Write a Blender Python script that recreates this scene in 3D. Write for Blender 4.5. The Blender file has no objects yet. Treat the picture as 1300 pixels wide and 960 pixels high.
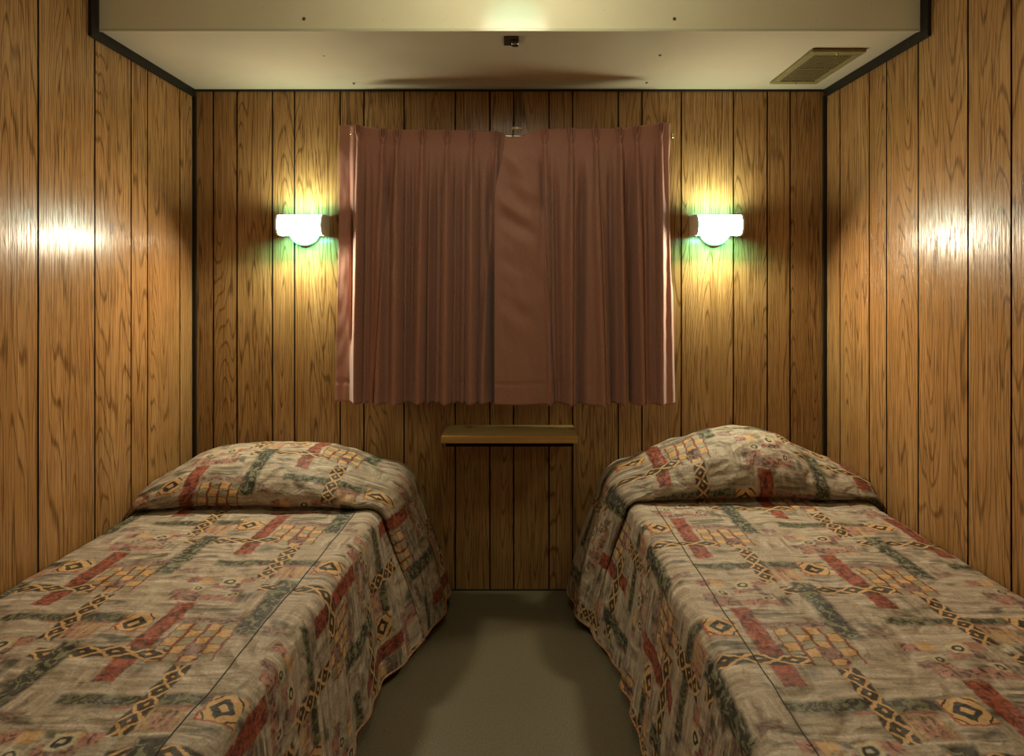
import bpy, bmesh, math, random
from mathutils import Vector, noise
random.seed(7)
C = bpy.context.scene.collection
sc = bpy.context.scene

# ------------------------------------------------------------------ layout (metres)
# camera at the origin of X/Y, looking along +Y; the back wall stands at Y = YB
F = 740.0; VX = 647.0; VY = 359.0; EYE = 1.346
YB = 2.55; XW = 1.384; YF = -1.2
ZS = EYE + 0.845          # underside of the lowered ceiling
YS = YB - 0.597           # its front fascia
ZC = 2.50                 # main ceiling

def bx(px, d): return (px - VX) * d / F
def bz(py, d): return EYE + (VY - py) * d / F
def sstep(a, b, x):
    t = max(0.0, min(1.0, (x - a) / (b - a))); return t * t * (3 - 2 * t)
def interp(pts, x):
    if x <= pts[0][0]: return pts[0][1]
    for (x0, y0), (x1, y1) in zip(pts, pts[1:]):
        if x <= x1:
            t = (x - x0) / (x1 - x0); t = t * t * (3 - 2 * t) if len(pts) < 3 else t
            return y0 + (y1 - y0) * t
    return pts[-1][1]
def smoothinterp(pts, x):          # Catmull-Rom through the points
    n = len(pts)
    if x <= pts[0][0]: return pts[0][1]
    if x >= pts[-1][0]: return pts[-1][1]
    for i in range(n - 1):
        if x <= pts[i + 1][0]:
            x0, y0 = pts[i]; x1, y1 = pts[i + 1]
            m0 = (y1 - pts[i - 1][1]) / (x1 - pts[i - 1][0]) if i > 0 else (y1 - y0) / (x1 - x0)
            m1 = (pts[i + 2][1] - y0) / (pts[i + 2][0] - x0) if i + 2 < n else (y1 - y0) / (x1 - x0)
            h = x1 - x0; t = (x - x0) / h
            return ((2*t**3 - 3*t*t + 1) * y0 + (t**3 - 2*t*t + t) * h * m0 +
                    (-2*t**3 + 3*t*t) * y1 + (t**3 - t*t) * h * m1)

# ------------------------------------------------------------------ object helpers
def link(name, me, mats, parent=None, smooth=False):
    o = bpy.data.objects.new(name, me); C.objects.link(o)
    for m in (mats if isinstance(mats, (list, tuple)) else [mats]): me.materials.append(m)
    if smooth:
        for p in me.polygons: p.use_smooth = True
    if parent is not None: o.parent = parent
    return o
def from_bm(name, bm, mats, parent=None, smooth=False):
    bmesh.ops.recalc_face_normals(bm, faces=bm.faces)
    me = bpy.data.meshes.new(name); bm.to_mesh(me); bm.free()
    return link(name, me, mats, parent, smooth)
def tag(o, label=None, cat=None, group=None, kind=None):
    if label: o['label'] = label
    if cat: o['category'] = cat
    if group: o['group'] = group
    if kind: o['kind'] = kind
    return o
def thing(name, label, cat, loc, group=None):
    o = bpy.data.objects.new(name, None); C.objects.link(o); o.location = loc
    o.empty_display_size = 0.05
    return tag(o, label, cat, group)
def add_box(bm, x0, x1, y0, y1, z0, z1, bev=0.0, mi=0, seg=2):
    vs = [bm.verts.new((x, y, z)) for x in (x0, x1) for y in (y0, y1) for z in (z0, z1)]
    fs = []
    for q in ((0,1,3,2),(4,6,7,5),(0,4,5,1),(2,3,7,6),(0,2,6,4),(1,5,7,3)):
        f = bm.faces.new([vs[i] for i in q]); f.material_index = mi; fs.append(f)
    if bev > 0:
        es = list({e for f in fs for e in f.edges})
        bmesh.ops.bevel(bm, geom=es, offset=bev, segments=seg, affect='EDGES', profile=0.5, material=mi)
def add_tube(bm, pts, r, n=8, mi=0, caps=True):
    rings = []
    for i, p in enumerate(pts):
        p = Vector(p); a = Vector(pts[max(0, i-1)]); b = Vector(pts[min(len(pts)-1, i+1)])
        t = (b - a).normalized(); up = Vector((0,0,1)) if abs(t.z) < 0.9 else Vector((1,0,0))
        s = t.cross(up).normalized(); u = s.cross(t)
        rr = r[i] if isinstance(r, (list, tuple)) else r
        rings.append([bm.verts.new(p + (s*math.cos(k*2*math.pi/n) + u*math.sin(k*2*math.pi/n))*rr) for k in range(n)])
    for r0, r1 in zip(rings, rings[1:]):
        for k in range(n):
            f = bm.faces.new((r0[k], r0[(k+1)%n], r1[(k+1)%n], r1[k])); f.material_index = mi
    if caps:
        for rg in (rings[0], rings[-1]):
            f = bm.faces.new(rg); f.material_index = mi
def add_lathe_y(bm, cx, cz, prof, n=32, mi=0):      # prof: (radius, y) pairs, axis along Y
    rings = []
    for r, y in prof:
        rings.append([bm.verts.new((cx + r*math.cos(k*2*math.pi/n), y, cz + r*math.sin(k*2*math.pi/n))) for k in range(n)])
    for r0, r1 in zip(rings, rings[1:]):
        for k in range(n):
            f = bm.faces.new((r0[k], r0[(k+1)%n], r1[(k+1)%n], r1[k])); f.material_index = mi
    for rg in (rings[0], rings[-1]):
        f = bm.faces.new(rg); f.material_index = mi

# ------------------------------------------------------------------ node helpers
class N:
    def __init__(self, name):
        self.m = bpy.data.materials.new(name); self.m.use_nodes = True
        self.t = self.m.node_tree; self.t.nodes.clear()
        self.out = self.t.nodes.new('ShaderNodeOutputMaterial')
        self.b = self.t.nodes.new('ShaderNodeBsdfPrincipled')
        self.t.links.new(self.b.outputs[0], self.out.inputs[0])
    def set(self, sock, v):
        if hasattr(v, 'is_output'): self.t.links.new(v, sock)
        else: sock.default_value = v
    def p(self, **kw):
        for k, v in kw.items():
            s = self.b.inputs[k.replace('_', ' ')]
            if isinstance(v, tuple) and len(v) == 3: v = (*v, 1)
            self.set(s, v)
    def math(self, op, a, b=None, c=None, clamp=False):
        n = self.t.nodes.new('ShaderNodeMath'); n.operation = op; n.use_clamp = clamp
        self.set(n.inputs[0], a)
        if b is not None: self.set(n.inputs[1], b)
        if c is not None: self.set(n.inputs[2], c)
        return n.outputs[0]
    def vec(self, op, a, b=None, scale=None):
        n = self.t.nodes.new('ShaderNodeVectorMath'); n.operation = op
        self.set(n.inputs[0], a)
        if b is not None: self.set(n.inputs[1], b)
        if scale is not None: self.set(n.inputs['Scale'], scale)
        return n.outputs['Value'] if op in ('LENGTH', 'DOT_PRODUCT', 'DISTANCE') else n.outputs[0]
    def sep(self, v):
        n = self.t.nodes.new('ShaderNodeSeparateXYZ'); self.set(n.inputs[0], v); return n.outputs
    def comb(self, x, y, z=0.0):
        n = self.t.nodes.new('ShaderNodeCombineXYZ')
        for i, v in enumerate((x, y, z)): self.set(n.inputs[i], v)
        return n.outputs[0]
    def noise(self, v, scale=1.0, detail=2.0, rough=0.5, color=False, dist=0.0):
        n = self.t.nodes.new('ShaderNodeTexNoise'); self.set(n.inputs['Vector'], v)
        n.inputs['Scale'].default_value = scale; n.inputs['Detail'].default_value = detail
        n.inputs['Roughness'].default_value = rough; n.inputs['Distortion'].default_value = dist
        return n.outputs['Color'] if color else n.outputs['Fac']
    def voronoi(self, v, scale, feature='F1'):
        n = self.t.nodes.new('ShaderNodeTexVoronoi'); n.feature = feature
        self.set(n.inputs['Vector'], v); n.inputs['Scale'].default_value = scale
        return n.outputs['Distance']
    def mr(self, v, a, b, c=0.0, d=1.0, smooth=False):
        n = self.t.nodes.new('ShaderNodeMapRange'); n.clamp = True
        if smooth: n.interpolation_type = 'SMOOTHSTEP'
        self.set(n.inputs[0], v)
        for i, x in enumerate((a, b, c, d)): n.inputs[i+1].default_value = x
        return n.outputs[0]
    def mix(self, f, a, b, mode='MIX'):
        n = self.t.nodes.new('ShaderNodeMix'); n.data_type = 'RGBA'; n.blend_type = mode
        self.set(n.inputs[0], f)
        for i, v in ((6, a), (7, b)):
            if isinstance(v, tuple) and len(v) == 3: v = (*v, 1)
            self.set(n.inputs[i], v)
        return n.outputs[2]
    def ramp(self, f, stops):
        n = self.t.nodes.new('ShaderNodeValToRGB'); self.set(n.inputs[0], f)
        el = n.color_ramp.elements
        while len(el) < len(stops): el.new(0.5)
        for e, (p, c) in zip(el, stops): e.position = p; e.color = (*c, 1)
        return n.outputs[0]
    def uv(self):
        n = self.t.nodes.new('ShaderNodeUVMap'); return n.outputs[0]
    def obj(self):
        n = self.t.nodes.new('ShaderNodeTexCoord'); return n.outputs['Object']
    def bump(self, h, strength=0.3, dist=0.002, normal=None):
        n = self.t.nodes.new('ShaderNodeBump'); n.inputs['Strength'].default_value = strength
        n.inputs['Distance'].default_value = dist; self.set(n.inputs['Height'], h)
        if normal is not None: self.set(n.inputs['Normal'], normal)
        return n.outputs[0]

def plain(name, col, rough=0.5, metal=0.0, spec=0.5, nscale=40, namt=0.12):
    n = N(name); v = n.obj()
    f = n.noise(v, nscale, 3)
    c2 = tuple(x * (1 - namt) for x in col); c1 = tuple(min(1, x * (1 + namt)) for x in col)
    n.p(Base_Color=n.ramp(f, [(0.3, c2), (0.7, c1)]), Roughness=rough, Metallic=metal)
    n.b.inputs['Specular IOR Level'].default_value = spec
    return n.m

def wood_panel_material():
    n = N('printed_oak_panel'); uv = n.uv(); s = n.sep(uv); x, z = s[0], s[1]
    # cathedral figure: contour lines of a field stretched along the grain
    big = n.noise(n.comb(n.math('MULTIPLY', x, 6.0), n.math('MULTIPLY', z, 0.42)), 1.0, 1.5, 0.4)
    wob = n.noise(n.comb(n.math('MULTIPLY', x, 45.0), n.math('MULTIPLY', z, 3.2)), 1.0, 3.0, 0.6)
    h = n.math('ADD', n.math('MULTIPLY', big, 40.0), n.math('MULTIPLY', wob, 0.55))
    fr = n.math('FRACT', h)
    line = n.mr(n.math('ABSOLUTE', n.math('SUBTRACT', fr, 0.5)), 0.36, 0.47)
    # open pores: dark dashes along the grain
    por = n.noise(n.comb(n.math('MULTIPLY', x, 380.0), n.math('MULTIPLY', z, 6.0)), 1.0, 2.0, 0.65)
    pore = n.mr(por, 0.53, 0.62)
    fine = n.noise(n.comb(n.math('MULTIPLY', x, 150.0), n.math('MULTIPLY', z, 2.2)), 1.0, 4.0, 0.7)
    tone = n.noise(n.comb(n.math('MULTIPLY', x, 9.0), n.math('MULTIPLY', z, 0.5)), 1.0, 2.0)
    dens = n.noise(n.comb(n.math('MULTIPLY', x, 14.0), n.math('MULTIPLY', z, 0.9)), 1.0, 2.0)
    base = n.ramp(fine, [(0.28, (0.265, 0.125, 0.042)), (0.5, (0.40, 0.205, 0.076)), (0.72, (0.50, 0.285, 0.120))])
    base = n.mix(n.mr(tone, 0.35, 0.65, 0.0, 0.45), base, (0.275, 0.126, 0.036))
    thin = n.mr(n.noise(n.comb(n.math('MULTIPLY', x, 210.0), n.math('MULTIPLY', z, 1.3)), 1.0, 2.0, 0.5), 0.60, 0.67)
    base = n.mix(n.math('MULTIPLY', thin, 0.70), base, (0.13, 0.058, 0.016))
    lm = n.math('MULTIPLY', line, n.mr(por, 0.38, 0.50, 0.35, 1.0))
    col = n.mix(n.math('MULTIPLY', lm, 0.74), base, (0.085, 0.036, 0.009))
    col = n.mix(n.math('MULTIPLY', pore, n.mr(dens, 0.36, 0.62, 0.25, 0.95)), col, (0.085, 0.036, 0.010))
    hgt = n.math('ADD', n.math('MULTIPLY', fine, 0.8), n.math('MULTIPLY', pore, -0.5))
    n.p(Base_Color=col, Roughness=0.245, Normal=n.bump(hgt, 0.5, 0.0012))
    n.b.inputs['Specular IOR Level'].default_value = 0.34
    return n.m

def bedspread_material():
    n = N('printed_quilt'); uv0 = n.uv()
    warp = n.vec('SCALE', n.vec('SUBTRACT', n.noise(uv0, 45, 2, color=True), (0.5, 0.5, 0.5)), scale=0.017)
    warp2 = n.vec('SCALE', n.vec('SUBTRACT', n.noise(uv0, 14, 1, color=True), (0.5, 0.5, 0.5)), scale=0.012)
    uvw = n.vec('ADD', n.vec('ADD', uv0, warp), warp2)
    s = n.sep(uvw); a, b = s[0], s[1]
    W, H, OFF, A0 = 0.365, 0.554, 0.277, -0.2
    col = n.math('FLOOR', n.math('DIVIDE', n.math('SUBTRACT', a, A0), W))
    a1 = n.math('SUBTRACT', a, n.math('MULTIPLY', col, W))
    b1 = n.math('FLOORED_MODULO', n.math('SUBTRACT', b, n.math('MULTIPLY', col, OFF)), H)
    P = n.comb(a1, b1)
    s0 = n.sep(uv0); ua, ub = s0[0], s0[1]
    # painterly ground
    stroke = n.noise(n.comb(n.math('MULTIPLY', ua, 7), n.math('MULTIPLY', ub, 70)), 1.0, 4, 0.6, dist=0.6)
    stroke2 = n.noise(n.comb(n.math('MULTIPLY', ua, 60), n.math('MULTIPLY', ub, 12)), 1.0, 3, 0.6, dist=0.4)
    blot = n.noise(uv0, 7.5, 2, 0.5)
    st = n.mix(n.mr(blot, 0.50, 0.64), stroke, stroke2)
    ground = n.ramp(st, [(0.26, (0.14, 0.098, 0.068)), (0.40, (0.30, 0.22, 0.158)), (0.56, (0.42, 0.32, 0.238)), (0.76, (0.68, 0.545, 0.42))])
    smud = n.noise(n.comb(n.math('MULTIPLY', ua, 8), n.math('MULTIPLY', ub, 22)), 1.0, 3, 0.6)
    ground = n.mix(n.mr(smud, 0.57, 0.68, 0, 0.85), ground, (0.07, 0.06, 0.04))
    # scroll ornament used inside blocks
    sn = n.noise(uv0, 46, 1.5, 0.5, dist=1.6)
    scroll = n.mr(n.math('ABSOLUTE', n.math('SUBTRACT', sn, 0.5)), 0.060, 0.030)
    blob = n.mr(sn, 0.55, 0.58)
    RED = n.mix(n.math('MULTIPLY', n.math('MAXIMUM', n.math('MULTIPLY', scroll, 0.55), blob), 0.85), n.mix(n.mr(stroke, .3, .7), (0.25, 0.045, 0.022), (0.40, 0.10, 0.055)), (0.05, 0.014, 0.011))
    LEAF = n.mix(n.mr(sn, 0.43, 0.48), n.mix(stroke, (0.13, 0.125, 0.072), (0.24, 0.22, 0.13)), (0.028, 0.026, 0.021))
    GREEN = n.mix(n.mr(sn, 0.47, 0.52), n.mix(stroke, (0.085, 0.08, 0.045), (0.19, 0.18, 0.09)), (0.03, 0.026, 0.02))
    PURP = n.mix(n.mr(sn, 0.48, 0.56), (0.27, 0.14, 0.11), (0.09, 0.045, 0.04))
    PINK = n.mix(n.mr(sn, 0.54, 0.60), n.mix(stroke, (0.30, 0.10, 0.075), (0.42, 0.19, 0.14)), (0.09, 0.04, 0.035))
    ORA = n.mix(stroke, (0.48, 0.25, 0.095), (0.62, 0.37, 0.17))
    DARK = (0.028, 0.022, 0.018)
    cur = ground
    def copies(r):
        out = []
        for k in (-1, 0, 1):
            da, db = k * W, k * OFF
            for j in (-2, -1, 0, 1, 2):
                q = (r[0] + da, r[1] + da, r[2] + db + j * H, r[3] + db + j * H)
                if q[1] > A0 - .003 and q[0] < A0 + W + .003 and q[3] > -0.003 and q[2] < H + .003:
                    out.append(q)
        return out
    def rect(r, colfn, soft=0.0022, op=1.0):
        nonlocal cur
        for q in copies(r):
            c = ((q[0]+q[1])/2, (q[2]+q[3])/2, 0.0); hx, hy = (q[1]-q[0])/2, (q[3]-q[2])/2
            d = n.vec('SUBTRACT', P, c)
            e = n.sep(n.vec('SUBTRACT', n.vec('ABSOLUTE', d), (hx, hy, 0.0)))
            m = n.mr(n.math('MAXIMUM', e[0], e[1]), soft, -soft, 0.0, op)
            v = colfn(d, hx, hy) if callable(colfn) else colfn
            cur = n.mix(m, cur, v)
    def band(x, lo, hi, w=0.06):
        return n.math('MULTIPLY', n.mr(x, lo - w, lo + w), n.mr(x, hi + w, hi - w))
    def chain(period, along):
        def fn(d, hx, hy):
            q = n.sep(d); sx, tx = (q[0], q[1]) if along == 'a' else (q[1], q[0])
            h = hy if along == 'a' else hx
            m = n.math('MULTIPLY', n.math('ABSOLUTE', n.math('SUBTRACT', n.math('FRACT', n.math('DIVIDE', sx, period)), 0.5)), 2.0)
            t = n.math('ABSOLUTE', n.math('DIVIDE', tx, h))
            dia = n.math('ADD', m, t)
            dk = n.math('MAXIMUM', band(dia, 0.24, 0.88), n.mr(dia, 1.22, 1.34))
            return n.mix(n.math('MULTIPLY', dk, 0.95), ORA, DARK)
        return fn
    def diamond(d, hx, hy):
        q = n.sep(d)
        u = n.math('ABSOLUTE', n.math('DIVIDE', q[0], hx)); v = n.math('ABSOLUTE', n.math('DIVIDE', q[1], hy))
        dia = n.math('ADD', u, v)
        dk = n.math('MAXIMUM', band(dia, 0.32, 0.74, 0.05), band(dia, 1.30, 1.45, 0.04))
        c = n.mix(dk, ORA, DARK)
        return n.mix(n.mr(n.math('MAXIMUM', n.math('DIVIDE', q[0], -hx), n.math('DIVIDE', q[1], hy)), 0.84, 0.90), c, (0.33, 0.08, 0.04))
    def grid(d, hx, hy):
        q = n.sep(d)
        gx = n.math('DIVIDE', n.math('ADD', q[0], hx), 0.0362); gy = n.math('DIVIDE', n.math('ADD', q[1], hy), 0.0270)
        ck = n.math('FLOORED_MODULO', n.math('ADD', n.math('FLOOR', gx), n.math('FLOOR', gy)), 2.0)
        c = n.mix(n.math('GREATER_THAN', ck, 0.5), ORA, n.mix(stroke, (0.2, 0.155, 0.09), (0.42, 0.34, 0.23)))
        lx = n.mr(n.math('ABSOLUTE', n.math('SUBTRACT', n.math('FRACT', gx), 0.5)), 0.37, 0.42)
        ly = n.mr(n.math('ABSOLUTE', n.math('SUBTRACT', n.math('FRACT', gy), 0.5)), 0.43, 0.48)
        c = n.mix(n.math('MULTIPLY', ly, 0.85), c, (0.10, 0.05, 0.03))
        return n.mix(lx, c, (0.20, 0.045, 0.028))
    def eye(d, hx, hy):
        q = n.sep(d)
        r = n.vec('LENGTH', n.comb(n.math('DIVIDE', q[0], hx), n.math('DIVIDE', q[1], hy)))
        return n.mix(band(r, 0.30, 0.66, 0.08), n.mix(stroke, (0.40, 0.32, 0.21), (0.55, 0.45, 0.31)), DARK)
    # dark smudges beside the blocks
    rect((0.06, 0.18, 0.018, 0.058), n.mix(n.mr(stroke, 0.4, 0.6), (0.06, 0.052, 0.037), ground), 0.010, 0.8)
    rect((-0.10, -0.03, 0.125, 0.16), n.mix(n.mr(stroke, 0.4, 0.6), (0.07, 0.06, 0.045), ground), 0.010, 0.8)
    rect((0.055, 0.10, 0.22, 0.26), n.mix(n.mr(stroke, 0.4, 0.65), (0.07, 0.06, 0.045), ground), 0.010, 0.7)
    # blocks
    rect((0.0, 0.05, 0.0, 0.29), RED, 0.003)
    rect((0.05, 0.215, 0.062, 0.086), PURP, 0.004, 0.85)
    rect((0.063, 0.209, 0.09, 0.225), grid)
    rect((0.125, 0.178, 0.165, 0.208), PURP)
    rect((-0.092, -0.014, 0.05, 0.118), diamond)
    rect((-0.02, 0.275, 0.326, 0.357), GREEN, 0.005, 0.95)
    rect((0.10, 0.26, 0.357, 0.363), (0.30, 0.07, 0.04), 0.002, 0.8)
    rect((0.175, 0.255, 0.366, 0.425), n.mix(n.mr(stroke2, 0.42, 0.58), PINK, n.mix(stroke2, (0.3, 0.23, 0.14), ORA)), 0.003, 0.9)
    # cluster of small squares
    k = 0
    for i in range(5):
        for j in range(4):
            x0 = -0.045 + i * 0.037 + 0.012 * (j % 2); y0 = 0.425 + j * 0.031
            sel = [PINK, None, PURP, PINK, ORA, None, PINK, PURP, None, PINK, None, PINK, ORA, PURP, None, PINK, PINK, None, PURP, PINK][k]
            k += 1
            if sel is not None: rect((x0, x0 + 0.035, y0, y0 + 0.028), sel, 0.003, 0.92)
    rect((0.055, 0.095, 0.430, 0.466), eye)
    rect((-0.005, 0.028, 0.468, 0.494), eye, 0.002, 0.85)
    rect((0.10, 0.13, 0.50, 0.525), eye, 0.002, 0.8)
    rect((0.135, 0.172, 0.505, 0.55), n.mix(n.mr(stroke2, 0.4, 0.6), (0.08, 0.065, 0.045), ground), 0.004, 0.8)
    rect((-0.195, 0.098, 0.183, 0.219), chain(0.074, 'a'), 0.0025)
    rect((-0.158, -0.106, 0.16, 0.41), LEAF, 0.006, 0.95)
    rect((-0.095, -0.045, 0.375, 0.405), PURP, 0.004, 0.7)
    rect((0.137, 0.180, 0.236, 0.432), chain(0.044, 'b'), 0.0025)
    cur = n.mix(n.mr(stroke2, 0.52, 0.75, 0.0, 0.16), cur, (0.42, 0.34, 0.24))
    cur = n.mix(n.mr(n.noise(uv0, 180, 2), 0.4, 0.75, 0.0, 0.35), cur, (0.07, 0.055, 0.04))
    # quilting: stitched scallops puff the cloth between them
    qz = n.voronoi(uvw, 11.0, 'DISTANCE_TO_EDGE')
    wr = n.noise(uv0, 22, 3, 0.55)
    h = n.math('ADD', n.mr(qz, 0.0, 0.25, 0.0, 1.0, True), n.math('MULTIPLY', wr, 1.1))
    weave = n.noise(uv0, 900, 1)
    nb = n.bump(weave, 0.15, 0.0005)
    n.p(Base_Color=cur, Roughness=0.62, Normal=n.bump(h, 0.55, 0.008, nb))
    n.b.inputs['Specular IOR Level'].default_value = 0.25
    return n.m

def curtain_material(name, c1, c2):
    n = N(name); v = n.obj(); s = n.sep(v)
    w1 = n.noise(n.comb(n.math('MULTIPLY', s[0], 900), n.math('MULTIPLY', s[2], 90)), 1, 2)
    w2 = n.noise(n.comb(n.math('MULTIPLY', s[0], 70), n.math('MULTIPLY', s[2], 1100)), 1, 2)
    f = n.math('MULTIPLY', n.math('ADD', w1, w2), 0.5)
    n.p(Base_Color=n.ramp(f, [(0.35, c1), (0.65, c2)]), Roughness=0.62, Normal=n.bump(f, 0.25, 0.0008))
    n.b.inputs['Sheen Weight'].default_value = 0.25
    n.b.inputs['Sheen Roughness'].default_value = 0.4
    n.b.inputs['Specular IOR Level'].default_value = 0.3
    return n.m

def emit(name, col, strength):
    n = N(name)
    n.p(Base_Color=(0.8, 0.8, 0.75), Roughness=0.35)
    n.b.inputs['Emission Color'].default_value = (*col, 1)
    n.b.inputs['Emission Strength'].default_value = strength
    return n.m

M = {}
M['panel'] = wood_panel_material()
M['groove'] = plain('dark_groove', (0.010, 0.006, 0.003), 0.9, spec=0.1)
M['black'] = plain('black_trim', (0.016, 0.012, 0.008), 0.5, spec=0.25)
M['cream'] = None
def cream(name='cream_painted_sheet', k=1.0, c0=(0.60, 0.53, 0.38)):
    n = N(name); v = n.obj()
    f = n.noise(v, 3.0, 3); g = n.noise(v, 260, 2)
    sp = n.mr(n.noise(v, 95, 1), 0.74, 0.78)
    c = n.ramp(f, [(0.3, tuple(k * q for q in c0)), (0.7, tuple(1.09 * k * q for q in c0))])
    c = n.mix(n.math('MULTIPLY', sp, 0.25), c, (0.3, 0.24, 0.14))
    n.p(Base_Color=c, Roughness=0.17, Normal=n.bump(g, 0.04, 0.0006))
    n.b.inputs['Specular IOR Level'].default_value = 0.45
    return n.m
M['cream'] = cream()
M['fascia'] = cream('cream_fascia_lit', 1.25, (0.60, 0.52, 0.38))  # same cream sheet, base colour raised in place of lamp light
M['soffit'] = cream('cream_soffit_shaded', 0.90, (0.62, 0.50, 0.355))  # same cream sheet, shade of the underside put into the colour
def vinyl():
    n = N('olive_vinyl_floor'); v = n.obj()
    f = n.noise(v, 240, 3, 0.7); g = n.noise(v, 2.5, 4); e = n.noise(v, 620, 2)
    c = n.ramp(f, [(0.32, (0.072, 0.053, 0.030)), (0.5, (0.118, 0.090, 0.053)), (0.68, (0.185, 0.144, 0.088))])
    c = n.mix(n.mr(g, 0.4, 0.7, 0, 0.3), c, (0.095, 0.075, 0.042))
    n.p(Base_Color=c, Roughness=0.42, Normal=n.bump(e, 0.2, 0.0008))
    return n.m
M['vinyl'] = vinyl()
M['quilt'] = bedspread_material()
M['piping'] = plain('quilt_piping', (0.30, 0.14, 0.06), 0.6, nscale=120, namt=0.6)
M['seam'] = plain('dark_seam_thread', (0.05, 0.032, 0.022), 0.7)
M['curtain'] = curtain_material('mauve_curtain', (0.33, 0.148, 0.108), (0.46, 0.222, 0.168))
M['lining'] = curtain_material('pale_lining', (0.62, 0.6, 0.55), (0.72, 0.7, 0.64))
M['brass'] = plain('brass', (0.72, 0.58, 0.30), 0.25, 1.0)
M['rod'] = plain('pale_metal_rod', (0.70, 0.68, 0.55), 0.3, 0.9)
M['white'] = plain('white_plastic', (0.80, 0.79, 0.72), 0.35, namt=0.03)
M['capgrey'] = plain('ivory_end_cap', (0.62, 0.55, 0.42), 0.4, namt=0.04)
M['ventm'] = plain('olive_painted_metal', (0.25, 0.20, 0.085), 0.45, 0.2)
M['ventg'] = plain('olive_grille', (0.17, 0.125, 0.05), 0.45, 0.2)
M['ventd'] = plain('shaded_duct_sheet', (0.05, 0.04, 0.018), 0.7)
M['bracket'] = plain('dark_bronze', (0.075, 0.055, 0.035), 0.4, 0.6)
M['screw'] = plain('screw_steel', (0.14, 0.11, 0.07), 0.4, 0.7)
M['timber'] = plain('bed_base_timber', (0.22, 0.14, 0.07), 0.6)
M['ticking'] = plain('mattress_ticking', (0.6, 0.57, 0.5), 0.8)

def shelf_wood(name, c1, c2):
    n = N(name); v = n.obj(); s = n.sep(v)
    f = n.noise(n.comb(n.math('MULTIPLY', s[0], 6), n.math('MULTIPLY', s[1], 90), n.math('MULTIPLY', s[2], 160)), 1, 3, 0.6)
    n.p(Base_Color=n.ramp(f, [(0.3, c1), (0.7, c2)]), Roughness=0.4)
    return n.m
M['shelf'] = shelf_wood('shelf_laminate', (0.24, 0.15, 0.055), (0.33, 0.215, 0.085))
M['shelf_edge'] = shelf_wood('shelf_edge_wood', (0.40, 0.19, 0.05), (0.52, 0.27, 0.08))

# ------------------------------------------------------------------ the room
def panel_wall(name, grooves, lo, hi, z0, z1, place, seed):
    """grooved sheet: strips between grooves are the wall face, grooves are recessed 4 mm."""
    rnd = random.Random(seed); g = 0.0032
    bm = bmesh.new(); uvl = bm.loops.layers.uv.new('UVMap')
    edges = sorted(grooves); spans = []; p = lo
    for e in edges:
        spans.append((p, e - g)); p = e + g
    spans.append((p, hi))
    def quad(c, uvs, mi):
        f = bm.faces.new([bm.verts.new(place(*q)) for q in c]); f.material_index = mi
        for l, u in zip(f.loops, uvs): l[uvl].uv = u
    for i, (s0, s1) in enumerate(spans):
        du, dv = rnd.uniform(0, 60), rnd.uniform(0, 60)
        quad([(s0, 0, z0), (s1, 0, z0), (s1, 0, z1), (s0, 0, z1)],
             [(s0+du, z0+dv), (s1+du, z0+dv), (s1+du, z1+dv), (s0+du, z1+dv)], 0)
        if i < len(spans) - 1:
            n0 = spans[i+1][0]; zz = [(0, 0)] * 4
            quad([(s1, 0, z0), (s1, 0.004, z0), (s1, 0.004, z1), (s1, 0, z1)], zz, 1)
            quad([(s1, 0.004, z0), (n0, 0.004, z0), (n0, 0.004, z1), (s1, 0.004, z1)], zz, 1)
            quad([(n0, 0.004, z0), (n0, 0, z0), (n0, 0, z1), (n0, 0.004, z1)], zz, 1)
    # the sheet's back, so the wall has thickness
    quad([(lo, 0.05, z0), (lo, 0.05, z1), (hi, 0.05, z1), (hi, 0.05, z0)], [(0,0)]*4, 1)
    quad([(lo, 0, z1), (hi, 0, z1), (hi, 0.05, z1), (lo, 0.05, z1)], [(0,0)]*4, 1)
    quad([(lo, 0, z0), (lo, 0.05, z0), (hi, 0.05, z0), (hi, 0, z0)], [(0,0)]*4, 1)
    me = bpy.data.meshes.new(name); bm.to_mesh(me); bm.free()
    return tag(link(name, me, [M['panel'], M['groove']]), kind='structure')

gb = [bx(p, YB) for p in (271, 301, 346, 374, 432, 462, 513, 578, 622, 652, 697, 727, 785, 815, 865, 931, 974, 1003)]
panel_wall('wall_back', gb, -XW, XW, 0, ZC, lambda s, t, z: (s, YB + t, z), 3)
seq = (.107, .152, .104, .20, .104, .173, .228, .152)
def side_grooves(first):
    g = list(first); k = 0
    while g[-1] > YF + 0.25:
        g.append(g[-1] - seq[k % 8]); k += 1
    return g
gl = side_grooves([2.446, 2.228, 2.131, 1.945, 1.711, 1.711 - .152])
gr = side_grooves([2.442, 2.243, 2.140, 1.974, 1.760, 1.608])
panel_wall('wall_left', gl, YF, YB, 0, ZC, lambda s, t, z: (-XW - t, s, z), 5)
panel_wall('wall_right', gr, YF, YB, 0, ZC, lambda s, t, z: (XW + t, s, z), 9)

bm = bmesh.new(); add_box(bm, -XW - .05, XW + .05, YF - .05, YB + .05, -0.06, 0.0)
tag(from_bm('floor', bm, M['vinyl']), kind='structure')
bm = bmesh.new(); add_box(bm, -XW - .05, XW + .05, YF - .05, YB + .05, ZC, ZC + 0.06)
tag(from_bm('ceiling', bm, M['cream']), kind='structure')

# front wall (behind the camera)
bm = bmesh.new(); add_box(bm, -XW, XW, YF - .05, YF, 0, ZC)
tag(from_bm('wall_front', bm, M['cream']), kind='structure')

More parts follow.
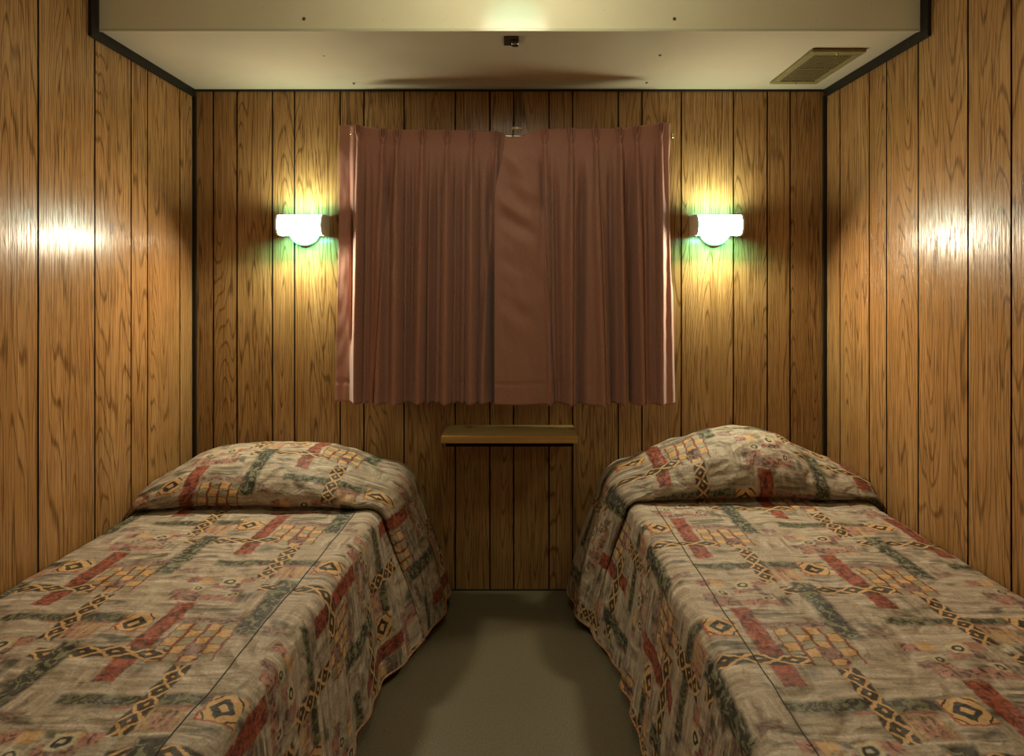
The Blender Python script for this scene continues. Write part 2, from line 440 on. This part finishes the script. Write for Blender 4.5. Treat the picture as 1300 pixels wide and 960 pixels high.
# lowered ceiling box with a sheet-metal underside (slightly buckled) and a fascia
bm = bmesh.new()
nx, ny = 110, 26
grid = []
for j in range(ny + 1):
    row = []
    for i in range(nx + 1):
        x = -XW + 2 * XW * i / nx; y = YS + (YB - YS) * j / ny
        e = math.sin(math.pi * i / nx) * math.sin(math.pi * j / ny)
        w = noise.noise(Vector((x * 1.7, y * 2.6, 4.2))) * 0.006 * min(1, e * 2.5)
        row.append(bm.verts.new((x, y, ZS + w)))
    grid.append(row)
for j in range(ny):
    for i in range(nx):
        bm.faces.new((grid[j][i], grid[j+1][i], grid[j+1][i+1], grid[j][i+1]))
# fascia
top = [bm.verts.new((-XW + 2 * XW * i / nx, YS, ZC)) for i in range(nx + 1)]
fas = [bm.verts.new((-XW + 2 * XW * i / nx, YS, ZS)) for i in range(nx + 1)]
for i in range(nx):
    bm.faces.new((fas[i], fas[i+1], top[i+1], top[i])).material_index = 1
me = bpy.data.meshes.new('ceiling_lower'); bm.to_mesh(me); bm.free()
for p in me.polygons: p.use_smooth = True
low = tag(link('ceiling_lower', me, [M['soffit'], M['fascia']]), kind='structure')
# folded edge lip of the fascia
bm = bmesh.new(); add_box(bm, -XW, XW, YS - 0.004, YS + 0.004, ZS - 0.004, ZS + 0.006, 0.0015)
tag(from_bm('trim_1', bm, M['cream']), kind='structure')
# black trims
def trim(k, *b):
    bm = bmesh.new(); add_box(bm, *b, 0.0012); tag(from_bm('trim_%d' % k, bm, M['black']), kind='structure')
trim(2, -XW, -XW + .016, YB - .010, YB, 0, ZS - .03)
trim(3, XW - .016, XW, YB - .010, YB, 0, ZS - .03)
trim(4, -XW, -XW + .012, YS - .004, YB, ZS - .034, ZS - .0005)
trim(5, XW - .012, XW, YS - .004, YB, ZS - .034, ZS - .0005)
trim(6, -XW, -XW + .012, YS - .040, YS - .004, ZS - .034, ZC)
trim(7, XW - .012, XW, YS - .040, YS - .004, ZS - .034, ZC)
trim(8, -XW + .012, XW - .012, YB - .006, YB, ZS - .009, ZS - .001)
trim(9, -XW + .016, XW - .016, YB - .004, YB, 0, .006)

# screws holding the sheet (parts of the lowered ceiling)
def screw_fascia(px, py):
    x, z = bx(px, YS), bz(py, YS); bm = bmesh.new()
    add_lathe_y(bm, x, z, [(0.0055, YS), (0.0055, YS - .0015), (0.003, YS - .003)], 12)
    from_bm('screw', bm, M['screw'], low, True)
def screw_under(px, py):
    d = 0.845 * F / (VY - py); x = bx(px, d); bm = bmesh.new()
    bmesh.ops.create_cone(bm, cap_ends=True, segments=12, radius1=.0032, radius2=.006, depth=.004)
    bmesh.ops.translate(bm, verts=bm.verts, vec=(x, d, ZS - .002))
    from_bm('screw', bm, M['screw'], low, True)
for p in ((386, 24), (856, 24)): screw_fascia(*p)
for p in ((411, 70), (838, 70), (449, 106), (821, 105)): screw_under(*p)

# ------------------------------------------------------------------ things on the ceiling
bt = thing('ceiling_bracket', 'small dark metal bracket fixed to the middle of the lowered white ceiling', 'bracket', (0.006, 2.03, ZS))
bm = bmesh.new(); add_box(bm, -.026, .026, -.034, .034, -.006, -.001, .0015)
from_bm('plate', bm, M['bracket'], bt)
bm = bmesh.new(); add_box(bm, .002, .024, -.020, -.005, -.015, -.006, .002)
add_box(bm, .002, .024, .008, .024, -.015, -.006, .002)
from_bm('clip', bm, M['bracket'], bt)
bm = bmesh.new(); add_tube(bm, [(.000, .001, -.011), (.025, .001, -.011)], .0035, 8)
tag(from_bm('pin', bm, M['rod'], bt, True), 'bright metal pin')
bm = bmesh.new(); bmesh.ops.create_uvsphere(bm, u_segments=10, v_segments=6, radius=.004)
bmesh.ops.translate(bm, verts=bm.verts, vec=(-.008, -.012, -.006))
from_bm('rivet', bm, M['bracket'], bt, True)

vt = thing('air_vent', 'olive brown metal air vent with perforated grille on the lowered ceiling', 'vent', (1.19, 2.275, ZS))
hx, hy = .098, .172
bm = bmesh.new()
for b in ((-hx, hx, -hy, -hy+.03), (-hx, hx, hy-.03, hy), (-hx, -hx+.026, -hy+.03, hy-.03), (hx-.026, hx, -hy+.03, hy-.03)):
    add_box(bm, *b, -.012, -.0005, .002)
from_bm('frame', bm, M['ventm'], vt)
bm = bmesh.new(); add_box(bm, -hx+.02, hx-.02, -hy+.02, hy-.02, -.003, -.001)  # flat dark sheet, its colour stands in for shade inside the duct
tag(from_bm('backing', bm, M['ventd'], vt), 'dark sheet behind the grille in place of the shaded duct')
bm = bmesh.new()
nA, nB = 12, 20
for i in range(nA + 1):
    x = -hx + .024 + (2*hx - .048) * i / nA; add_box(bm, x-.0024, x+.0024, -hy+.026, hy-.026, -.009, -.006)
for j in range(nB + 1):
    y = -hy + .028 + (2*hy - .056) * j / nB; add_box(bm, -hx+.022, hx-.022, y-.0030, y+.0030, -.0085, -.0055)
add_box(bm, -hx+.022, hx-.022, -.004, .004, -.010, -.006)
from_bm('grille', bm, M['ventg'], vt)
for sy in (-1, 1):
    bm = bmesh.new(); bmesh.ops.create_uvsphere(bm, u_segments=10, v_segments=6, radius=.005)
    bmesh.ops.translate(bm, verts=bm.verts, vec=(0, sy*(hy-.015), -.012))
    from_bm('screw', bm, M['brass'], vt, True)

# ------------------------------------------------------------------ wall shelf
ws = thing('wall_shelf', 'small brown wooden wall shelf below the curtains between the two beds', 'shelf', (0.0, YB, 0.697))
bm = bmesh.new(); add_box(bm, -.277, .277, -.190, -.0005, 0.0, .027, .0015)
from_bm('board', bm, M['shelf'], ws)
bm = bmesh.new(); add_box(bm, -.2775, .2775, -.194, -.190, -.0005, .0275, .001)
tag(from_bm('edge_strip', bm, M['shelf_edge'], ws), 'orange brown front edge')
bm = bmesh.new(); add_box(bm, -.262, .262, -.165, -.147, -.022, 0.0, .002); add_box(bm, -.262, .262, -.020, -.0005, -.022, 0.0, .002)
tag(from_bm('cleat', bm, M['groove'], ws), 'dark support strip under the board')

# ------------------------------------------------------------------ wall lamps
HALO_GREEN = (0.10, 0.90, 0.62); LAMP_WARM = (1.0, 0.80, 0.55)  # the green only colours the added halo lights
M['tube'] = emit('lit_acrylic', (0.46, 1.0, 0.88), 27.0)
LX, ZL0, ZL1 = 0.887, 1.549, 1.634
def lamp(sx, label):
    L = thing('wall_lamp', label, 'lamp', (sx * LX, YB, 1.575), 'lit wall lamps either side of the curtains')
    bm = bmesh.new()
    add_lathe_y(bm, 0.004 * sx, 0.0, [(0.069, -.0005), (0.069, -.018), (0.066, -.024), (0.058, -.028), (0.02, -.030)], 40)
    from_bm('wall_plate', bm, M['white'], L, True)
    # D-section acrylic diffuser along X
    z0, z1 = ZL0 - 1.575, ZL1 - 1.575; zc = (z0 + z1) / 2; hh = (z1 - z0) / 2
    def dsec(grow=0.0, back=-.030):
        pts = [(back, z1 + grow), ]
        for k in range(13):
            a = math.pi/2 - math.pi * k / 12
            pts.append((-.072 - (.030 + grow) * math.cos(a) ** 0.8 if math.cos(a) > 1e-6 else -.072, zc + (hh + grow) * math.sin(a)))
        pts.append((back, z0 - grow))
        return pts
    bm = bmesh.new()
    def prism(bm, sec, x0, x1):
        A = [bm.verts.new((x0, y, z)) for y, z in sec]; B = [bm.verts.new((x1, y, z)) for y, z in sec]
        for i in range(len(sec)):
            j = (i + 1) % len(sec); bm.faces.new((A[i], A[j], B[j], B[i]))
        bm.faces.new(A); bm.faces.new(B)
    prism(bm, dsec(), -.092, .092)
    bm.faces.ensure_lookup_table(); bm.faces[len(dsec()) - 1].material_index = 1
    from_bm('diffuser', bm, [M['tube'], M['white']], L)
    for e in (-1, 1):
        bm = bmesh.new(); prism(bm, dsec(0.0022, -.001), e * .0922, e * .101)
        bmesh.ops.bevel(bm, geom=[e2 for e2 in bm.edges], offset=.001, segments=1, affect='EDGES')
        tag(from_bm('end_cap', bm, M['capgrey'], L), 'ivory plastic end cap')
    bm = bmesh.new(); add_tube(bm, [(-sx*.03, -.074, z0 - .001), (-sx*.03, -.074, z0 - .009)], .004, 10)
    from_bm('switch', bm, M['capgrey'], L, True)
    # the light it gives: warm areas down and up; green areas added as exposure halo
    def area(name, y, z, tilt, col, watts, sxz, syz, spread=180):
        # tilt: 0 shines straight down, +90 into the room, -90 at the wall, 180 straight up
        l = bpy.data.lights.new(name, 'AREA'); l.shape = 'RECTANGLE'; l.size = sxz; l.size_y = syz
        l.color = col; l.energy = watts; l.spread = math.radians(spread)
        o = bpy.data.objects.new(name, l); C.objects.link(o); o.parent = L
        o.location = (0, y, z - 1.575); o.rotation_euler = (math.radians(-tilt), 0, 0)
    area('lamp_glow_down', -.078, ZL0 - .014, 48, LAMP_WARM, P_DOWN, .10, .028)
    area('lamp_glow_near', -.078, ZL0 - .014, 26, LAMP_WARM, P_DOWN * .09, .10, .028)
    area('lamp_glow_up', -.078, ZL1 + .014, 162, LAMP_WARM, P_UP, .17, .028)
    area('halo_fill_down', -.074, ZL0 - .012, -26, HALO_GREEN, P_CDOWN, .16, .014, 150)  # added light imitating a green exposure halo, no such tube in the lamp
    area('halo_fill_up', -.060, ZL1 + .010, -138, HALO_GREEN, P_CUP, .14, .014, 130)
P_DOWN, P_UP, P_CDOWN, P_CUP = 10.0, 2.2, 1.5, 0.55
lamp(-1, 'lit white wall lamp on the wood wall left of the curtains, above the left bed')
lamp(1, 'lit white wall lamp on the wood wall right of the curtains, above the right bed')

# ------------------------------------------------------------------ curtains
YC = 0.085                                     # how far the cloth hangs from the wall
ZTOP = bz(163, YB - YC); ZBOT = bz(512, YB - YC)
def cpx(px): return bx(px, YB - YC)
def make_curtain(name, label, x_top, x_bot, pleats, folds, creases, yoff, ztop_pts, lead, seed):
    NX, NZ = 480, 130
    vs, fs = [], []
    for j in range(NZ + 1):
        t = j / NZ                                # 0 top .. 1 bottom
        for i in range(NX + 1):
            u = i / NX
            x0 = x_top(u, 0); zt = smoothinterp(ztop_pts, x0)
            z = zt + (ZBOT - zt) * t
            h = (zt - z)
            x = x_top(u, t) * (1 - t) + x_bot(u, t) * t
            y = 0.0
            below = sstep(0.055, 0.11, h)
            for (pxT, pxB, amp, wB) in pleats:
                pc = pxT + (pxB - pxT) * sstep(0, 1, t)
                # header: three thin tucks pinched together; below: a rounded fold that widens
                wT = 0.0075
                dx = (x - pc)
                head = 0.0
                for o in (-0.0085, 0.0, 0.0085):
                    head += math.exp(-((dx - o * (1.15 - 0.65 * sstep(0.02, 0.06, h))) / 0.0034) ** 2)
                pin = math.exp(-((h - 0.067) / 0.012) ** 2)
                wid = wT + (wB - wT) * sstep(0.05, 0.5, h)
                fold = 1.75 * amp * math.exp(-(abs(dx) / wid) ** 2.4)
                y += head * 0.020 * (1 - below) * (1 - 0.6 * pin) + fold * below * (0.75 + 0.25 * sstep(.1, .4, h))
            for (pxT, pxB, amp, wd) in folds:
                pc = pxT + (pxB - pxT) * t
                y += 1.5 * amp * math.exp(-(abs(x - pc) / wd) ** 2.0) * sstep(0.08, 0.35, h)
            for (pxT, pxB, amp, wd) in creases:
                pc = pxT + (pxB - pxT) * t
                y -= amp * math.exp(-abs(x - pc) / wd) * sstep(0.07, 0.30, h)
            y += 0.006 * noise.noise(Vector((x * 9, z * 2.2, seed))) * below + 0.0022 * noise.noise(Vector((x * 40, z * 14, seed + 5))) * below
            y += lead(x, z, u, t, h)
            # hem: folded and stitched band
            y -= 0.0045 * math.exp(-((z - ZBOT - 0.086) / 0.004) ** 2)
            z2 = z + 0.004 * noise.noise(Vector((x * 12, seed, 0))) * t
            vs.append((x, YB - YC - yoff - y, z2))
    for j in range(NZ):
        for i in range(NX):
            k = j * (NX + 1) + i
            fs.append((k, k + 1, k + NX + 2, k + NX + 1))
    me = bpy.data.meshes.new(name); me.from_pydata(vs, [], fs)
    o = link(name, me, [M['curtain'], M['lining']], None, True)
    md = o.modifiers.new('thickness', 'SOLIDIFY'); md.thickness = 0.0016; md.offset = 0; 
    md.material_offset = 0
    return tag(o, label, 'curtain', 'mauve curtains on the back wall')

A = lambda *p: p
lp = [(cpx(a), cpx(b), am, w) for a, b, am, w in (
    (456, 452, .018, .012), (487, 481, .026, .018), (505, 503, .028, .019), (537, 532, .024, .018), (568, 566, .027, .019), (599, 598, .026, .018), (631, 612, .014, .016))]
lf = [(cpx(a), cpx(b), am, w) for a, b, am, w in (
    (470, 466, -.012, .010), (520, 517, -.022, .010), (552, 549, -.020, .010), (583, 581, -.018, .012), (620, 624, -.020, .012), (545, 543, .010, .006))]
lc = [(cpx(a), cpx(b), am, w) for a, b, am, w in (
    (463, 459, .022, .005), (497, 474, .030, .006), (513, 511, .026, .004), (526, 522, .020, .007), (545, 540, .026, .004), (561, 558, .020, .007), (577, 573, .026, .004), (592, 590, .022, .006), (608, 607, .026, .005), (624, 626, .040, .006))]
rc = [(cpx(a), cpx(b), am, w) for a, b, am, w in (
    (684, 704, .030, .006), (698, 700, .022, .004), (728, 726, .032, .004), (741, 735, .022, .008), (757, 768, .028, .004), (776, 777, .022, .007), (791, 792, .034, .004), (800, 800, .024, .008), (813, 818, .024, .005), (831, 832, .030, .006))]
def left_lead(x, z, u, t, h):
    # outermost strip falls back towards the wall behind a deep valley
    xs = cpx(446) + (cpx(444) - cpx(446)) * t
    v = -0.040 * math.exp(-((x - xs) / 0.0060) ** 2) * sstep(0.30, 0.45, h) * sstep(.86, .66, t)
    return v - 0.030 * sstep(xs + .012, xs - .012, x) * (0.4 + 0.6 * sstep(.05, .3, h)) - 0.02 * sstep(cpx(616), cpx(640), x)
make_curtain('curtain', 'left half of the pleated mauve curtains, beside the left wall lamp',
    lambda u, t: cpx(430) + (cpx(641) - cpx(430)) * u, lambda u, t: cpx(423) + (cpx(637) - cpx(423)) * u,
    lp, lf, lc, 0.0, [(cpx(428), bz(158, YB-YC)), (cpx(455), bz(159, YB-YC)), (cpx(485), bz(164, YB-YC)), (cpx(560), bz(165, YB-YC)), (cpx(642), bz(167, YB-YC))], left_lead, 1.3)

rp = [(cpx(a), cpx(b), am, w) for a, b, am, w in (
    (691, 698, .020, .012), (724, 724, .027, .017), (755, 764, .026, .022), (785, 790, .027, .014), (806, 813, .018, .016), (836, 836, .020, .018))]
rf = [(cpx(a), cpx(b), am, w) for a, b, am, w in (
    (704, 710, -.018, .012), (738, 735, -.020, .014), (772, 777, -.018, .010), (796, 800, -.022, .012), (822, 826, -.014, .014), (745, 748, .010, .030))]
def right_lead(x, z, u, t, h):
    xs = cpx(849) + (cpx(855) - cpx(849)) * t
    v = -0.030 * sstep(xs - .012, xs + .012, x) * (0.4 + 0.6 * sstep(.05, .3, h))
    v += -0.035 * math.exp(-((x - xs) / 0.0055) ** 2) * sstep(0.06, 0.2, h) * sstep(.62, .5, t)
    # the loose leading edge hangs flat and in front, with slack drapes running from the first pleat
    fl = sstep(cpx(690), cpx(665), x)
    v += 0.012 * fl
    s = (x - cpx(688)) * 0.75 + (z - bz(200, YB-YC))
    dr = (math.sin(s * 38.0 + 2.2 * noise.noise(Vector((x * 8, z * 6, 3.3)))) * 0.008 + 0.016 * noise.noise(Vector((s * 14, (x - z) * 4, 7.7)))) * sstep(0.03, 0.1, h) * sstep(.95, .25, t)
    return v + dr * sstep(cpx(702), cpx(672), x) * sstep(cpx(625), cpx(645), x)
make_curtain('curtain', 'right half of the pleated mauve curtains, beside the right wall lamp',
    lambda u, t: cpx(641 - 13 * sstep(0.02, 0.25, t) * (1 - u) + 0) + (cpx(849) - cpx(641)) * u, lambda u, t: cpx(628) + (cpx(857) - cpx(628)) * u,
    rp, rf, rc, 0.026, [(cpx(626), bz(172, YB-YC)), (cpx(655), bz(177, YB-YC)), (cpx(672), bz(171, YB-YC)), (cpx(692), bz(166, YB-YC)), (cpx(780), bz(165, YB-YC)), (cpx(826), bz(160, YB-YC)), (cpx(852), bz(157, YB-YC))], right_lead, 6.1)

rd = thing('curtain_rod', 'pale metal curtain rod behind the tops of the mauve curtains', 'curtain rod', (0, YB, bz(172, YB-.05)))
bm = bmesh.new(); add_tube(bm, [(cpx(436), -.034, 0), (cpx(851), -.034, 0)], .007, 10)
from_bm('rod', bm, M['rod'], rd, True)
for px in (438, 852):
    bm = bmesh.new(); add_box(bm, bx(px, YB)-.006, bx(px, YB)+.006, -.034, -.0005, -.010, .012, .002)
    from_bm('bracket', bm, M['brass'], rd)
bm = bmesh.new(); bmesh.ops.create_uvsphere(bm, u_segments=14, v_segments=8, radius=.009)
bmesh.ops.translate(bm, verts=bm.verts, vec=(bx(854, YB-.04), -.036, 0))
tag(from_bm('finial', bm, M['brass'], rd, True), 'brass end knob')
bm = bmesh.new(); add_tube(bm, [(cpx(650), -.158, .002), (cpx(662), -.158, .002)], .0062, 10)
add_tube(bm, [(cpx(651), -.158, .002), (cpx(651), -.036, .002)], .004, 8)
tag(from_bm('carrier_arm', bm, M['rod'], rd, True), 'bright rod end in the gap between the curtains')
bm = bmesh.new(); add_lathe_y(bm, bx(446, YB-YC), bz(170, YB-YC) - bz(172, YB-.05), [(.0062, -.086), (.0062, -.094), (.003, -.097)], 14)
tag(from_bm('hook_button', bm, M['brass'], rd, True), 'brass hook at the left end')

# ------------------------------------------------------------------ beds
ZM = 0.533
def make_bed(side, P):
    sg = P['sg']                                     # +1: bed on the left wall, X grows with w
    wx = lambda w: (-XW + w) if sg > 0 else (XW - w)
    # bedspread: cross sections (w, z) swept from the wall to the foot
    ys = []                                          # v samples: (y, r, u-length along)
    R = P['roll']                                    # (y, r) of the pillow roll, r relative
    def dens(pts, k):
        out = []
        ts = [0.0]
        for a, b in zip(pts, pts[1:]): ts.append(ts[-1] + math.hypot(b[0]-a[0], (b[1]-a[1]) * .2) + 1e-6)
        Y = [(t, p[0]) for t, p in zip(ts, pts)]; Z = [(t, p[1]) for t, p in zip(ts, pts)]
        for i in range(k + 1):
            t = ts[-1] * i / k; out.append((smoothinterp(Y, t), smoothinterp(Z, t)))
        return out
    roll = dens(R, 110)
    yt = R[-1][0]; YEND = 1.95
    nl = 190
    rows = [(y, max(0.0, r), True) for y, r in roll] + [(yt + (YEND - yt) * (i + 1) / nl, 0.0, False) for i in range(nl)]
    # arc along, measured from the tuck (positive to the wall)
    arc = [0.0] * len(rows); k0 = len(roll) - 1
    for i in range(k0 - 1, -1, -1):
        arc[i] = arc[i+1] + math.hypot(rows[i][0]-rows[i+1][0], (rows[i][1]-rows[i+1][1]) * 0.17)
    NU = 250
    verts, uvs = [], []
    for ri, (y, r, roll_zone) in enumerate(rows):
        E = P['edge'](y); S = 1 - sstep(P['s0'], P['s1'], y)
        fl = P['flare'] * S + P['flare2'] * (1 - S)
        hz = P['hem'](y)
        prof = [(0.012, .30), (0.012, .455), (0.022, .50), (.05, .525), (.10, ZM), (E*.5, ZM + .004), (E-.09, ZM)]
        for k in range(7):
            a = math.pi/2 * k / 6
            prof.append((E - .05 + .05 * math.sin(a), ZM - .05 + .05 * math.cos(a)))
        q = P['bulge'] * S
        for k in range(1, 13):
            f = k / 12
            prof.append((E + fl * f + q * math.sin(math.pi * f), (ZM-.05) + (hz - ZM + .05) * f))
        L = [0.0]
        for a, b in zip(prof, prof[1:]): L.append(L[-1] + math.hypot(b[0]-a[0], b[1]-a[1]))
        Le = L[6] + .045                              # arc at the bed edge
        # equal sampling: 150 across to the edge, 100 down the drape
        pts = []
        for i in range(NU + 1):
            s = Le * i / 150 if i <= 150 else Le + (L[-1] - Le) * (i - 150) / (NU - 150)
            kk = 0
            while kk < len(L) - 2 and L[kk+1] < s: kk += 1
            t = (s - L[kk]) / (L[kk+1] - L[kk]); a, b = prof[kk], prof[kk+1]
            pts.append((a[0] + (b[0]-a[0])*t, a[1] + (b[1]-a[1])*t, s - Le))
        for i, (w, z, s) in enumerate(pts):
            i0, i1 = max(0, i-3), min(NU, i+3)
            tx, tz = pts[i1][0]-pts[i0][0], pts[i1][1]-pts[i0][1]; l = math.hypot(tx, tz) or 1
            nxv, nzv = -tz / l, tx / l               # outward normal
            Aamp = smoothinterp(P['amp'], s)
            # overhang only where the roll is high
            ov = max(0.0, min(1.0, Aamp / 0.10))
            yy = y
            if roll_zone:
                yl = R[0][0] + (yt - R[0][0]) * (ri / k0)
                yy = yl + (y - yl) * (0.35 + 0.65 * ov)
                # the roll's front edge trails back towards the wall down the drape
                drop = max(0.0, s)
                yy -= P['trail'] * sstep(0, .5, drop) * sstep(0.0, yt, yy)
            disp = r * Aamp
            X, Z = w + nxv * disp, z + nzv * disp
            Yw = yy
            # wrinkles and slack
            p3 = Vector((w * 7, yy * 7, P['seed']))
            wrk = noise.noise(p3) * 0.006 + noise.noise(p3 * 2.7) * 0.0035
            if roll_zone and r > .15: wrk += noise.noise(Vector((w * 16, yy * 26, 3 + P['seed']))) * 0.0065
            on_top = sstep(0.03, -0.05, s)
            if s > 0:
                d = min(1, s / .45)
                wrk = wrk * (1 - d) + d * (0.014 * noise.noise(Vector((yy * 11, s * 1.2, P['seed']))) + 0.007 * math.sin(yy * 46 + 3 * s))
            X += nxv * wrk; Z += nzv * wrk
            X = max(0.008, X)
            verts.append((wx(X), YB - max(0.012, Yw), max(0.012, Z)))
            d_along = YB - yt + arc[ri] if roll_zone else YB - y
            Xreal = wx(E + s) if sg > 0 else wx(E + s)
            uvs.append((Xreal - P['pa'] - P['rot'] * (d_along - P['pb']), P['pb'] - d_along))
    # foot flap: drops from the far end to the hem
    base = len(verts) - (NU + 1)
    for k in range(1, 9):
        f = k / 8
        for i in range(NU + 1):
            x, y, z = verts[base + i]
            verts.append((x, YB - YEND - .03 * math.sin(f * 1.57), .05 + (z - .05) * (1 - f)))
            u = uvs[base + i]; uvs.append((u[0], u[1] + f * (z - .05)))
    NR = len(rows) + 8
    faces = []
    for j in range(NR - 1):
        for i in range(NU):
            k = j * (NU + 1) + i
            q = (k, k + NU + 1, k + NU + 2, k + 1)
            faces.append(q if sg > 0 else q[::-1])
    me = bpy.data.meshes.new('bedspread'); me.from_pydata(verts, [], faces)
    ul = me.uv_layers.new(name='UVMap')
    vi = [0] * len(me.loops); me.loops.foreach_get('vertex_index', vi)
    ul.data.foreach_set('uv', [c for v in vi for c in uvs[v]])
    o = link('bedspread', me, M['quilt'], None, True)
    md = o.modifiers.new('thickness', 'SOLIDIFY'); md.thickness = 0.004; md.offset = -1
    tag(o, P['label'], 'bedspread', 'patterned quilted bedspreads')
    # piping along the hem, seam along the bed edge
    hem = [verts[j * (NU + 1) + NU] for j in range(4, len(rows), 3)]
    bm = bmesh.new(); add_tube(bm, hem, .0042, 6)
    tag(from_bm('hem', bm, M['piping'], o, True), 'orange brown piped hem')
    sm = [Vector(verts[j * (NU + 1) + 143]) + Vector((0, 0, .0012)) for j in range(k0 + 3, len(rows), 2)]
    bm = bmesh.new(); add_tube(bm, sm, .0012, 6)
    tag(from_bm('seam', bm, M['seam'], o, True), 'dark stitched seam along the bed edge')
    # the bed below
    bd = thing('bed', P['bedlabel'], 'bed', (wx(.46), YB - 1.0, 0), 'single beds along the side walls')
    def bb(w0, w1, y0, y1, z0, z1, bev): 
        bm = bmesh.new(); cx, cy = wx(.46), YB - 1.0
        xs = sorted((wx(w0) - cx, wx(w1) - cx)); add_box(bm, xs[0], xs[1], YB - y1 - cy, YB - y0 - cy, z0, z1, bev, seg=3); return bm
    we = min(P['edge'](.1), P['edge'](1.9)) - .035
    from_bm('mattress', bb(.04, we, .06, 1.90, .30, .505, .035), M['ticking'], bd, True)
    from_bm('bed_base', bb(.05, we - .01, .07, 1.89, .10, .295, .01), M['timber'], bd)
    for w0 in (.08, we - .09):
        for y0 in (.12, 1.78):
            from_bm('leg', bb(w0, w0 + .05, y0, y0 + .05, 0, .10, .004), M['timber'], bd)
    return o

make_bed('left', dict(sg=1, seed=2.0, edge=lambda y: .936 - .061 * (max(y, .3) - .47), s0=.36, s1=.66, flare=.145, flare2=.045, bulge=.015, trail=.05,
    hem=lambda y: .045 + .012 * math.sin(y * 9),
    roll=[(.02, .30), (.05, .62), (.11, .86), (.19, .99), (.27, 1.0), (.35, .93), (.42, .78), (.470, .54), (.492, .31), (.486, .13), (.456, .015), (.468, .0)],
    amp=[(-.99, .005), (-.93, .03), (-.82, .085), (-.73, .135), (-.62, .158), (-.50, .162), (-.30, .160), (-.15, .132), (-.05, .090), (.03, .068), (.15, .060), (.35, .050), (.55, .035)],
    pa=-.765, pb=2.03, rot=.055,
    label='patterned quilted bedspread with pillow bulge covering the bed along the left wall', bedlabel='single bed along the left wall, hidden under its patterned bedspread'))
make_bed('right', dict(sg=-1, seed=9.0, edge=lambda y: .950, s0=.30, s1=.58, flare=.145, flare2=.065, bulge=.015, trail=.04,
    hem=lambda y: .045 + .07 * sstep(.16, .06, y) + .012 * math.sin(y * 8 + 1),
    roll=[(.02, .30), (.05, .60), (.10, .84), (.17, .99), (.23, 1.0), (.30, .93), (.355, .77), (.395, .53), (.416, .30), (.410, .12), (.376, .015), (.388, .0)],
    amp=[(-.99, .01), (-.93, .05), (-.85, .085), (-.75, .125), (-.67, .155), (-.60, .198), (-.52, .222), (-.42, .226), (-.30, .208), (-.18, .170), (-.08, .125), (.0, .085), (.15, .065), (.35, .050), (.55, .035)],
    pa=.505, pb=2.013, rot=0.0,
    label='patterned quilted bedspread with pillow bulge covering the bed along the right wall', bedlabel='single bed along the right wall, hidden under its patterned bedspread'))

# ------------------------------------------------------------------ ceiling lamps of the room (above and behind the frame)
M['globe'] = emit('lit_globe', (0.12, 1.0, 0.70), 7.0)
def ceiling_lamp(x, y, label, watts, col, r=.11):
    L = thing('ceiling_lamp', label, 'lamp', (x, y, ZC), 'ceiling lamps')
    bm = bmesh.new(); bmesh.ops.create_cone(bm, cap_ends=True, segments=32, radius1=r*.9, radius2=r, depth=.02)
    bmesh.ops.translate(bm, verts=bm.verts, vec=(0, 0, -.0105)); from_bm('base', bm, M['white'], L, True)
    bm = bmesh.new(); bmesh.ops.create_uvsphere(bm, u_segments=32, v_segments=16, radius=r)
    bmesh.ops.delete(bm, geom=[v for v in bm.verts if v.co.z > 0.001], context='VERTS')
    bmesh.ops.scale(bm, verts=bm.verts, vec=(1, 1, .45)); bmesh.ops.translate(bm, verts=bm.verts, vec=(0, 0, -.021))
    from_bm('globe', bm, M['globe'], L, True)
    l = bpy.data.lights.new('globe_light', 'POINT'); l.shadow_soft_size = r * 1.3; l.color = col; l.energy = watts
    o = bpy.data.objects.new('globe_light', l); C.objects.link(o); o.parent = L; o.location = (0, 0, -.10)
ceiling_lamp(0.02, YS - .52, 'round ceiling lamp in front of the lowered ceiling', 11.5, (1, .87, .62))
ceiling_lamp(0.0, -.20, 'round ceiling lamp above the middle of the room', 6.0, (1, .80, .56), .14)

w = bpy.data.worlds.new('world'); sc.world = w; w.use_nodes = True
w.node_tree.nodes['Background'].inputs[0].default_value = (1, .85, .6, 1)
w.node_tree.nodes['Background'].inputs[1].default_value = 0.0

# ------------------------------------------------------------------ camera
cam = bpy.data.cameras.new('camera'); co = bpy.data.objects.new('camera', cam); C.objects.link(co)
cam.sensor_width = 36; cam.sensor_fit = 'HORIZONTAL'; cam.lens = F / 1300 * 36
cam.shift_x = (650 - VX) / 1300; cam.shift_y = -(480 - VY) / 1300; cam.clip_start = .02
co.location = (0, 0, EYE); co.rotation_euler = (math.pi/2, 0, 0)
sc.camera = co
sc.view_settings.view_transform = 'Standard'; sc.view_settings.look = 'None'
sc.view_settings.gamma = 1; sc.view_settings.use_curve_mapping = False
sc.view_settings.exposure = 0.0
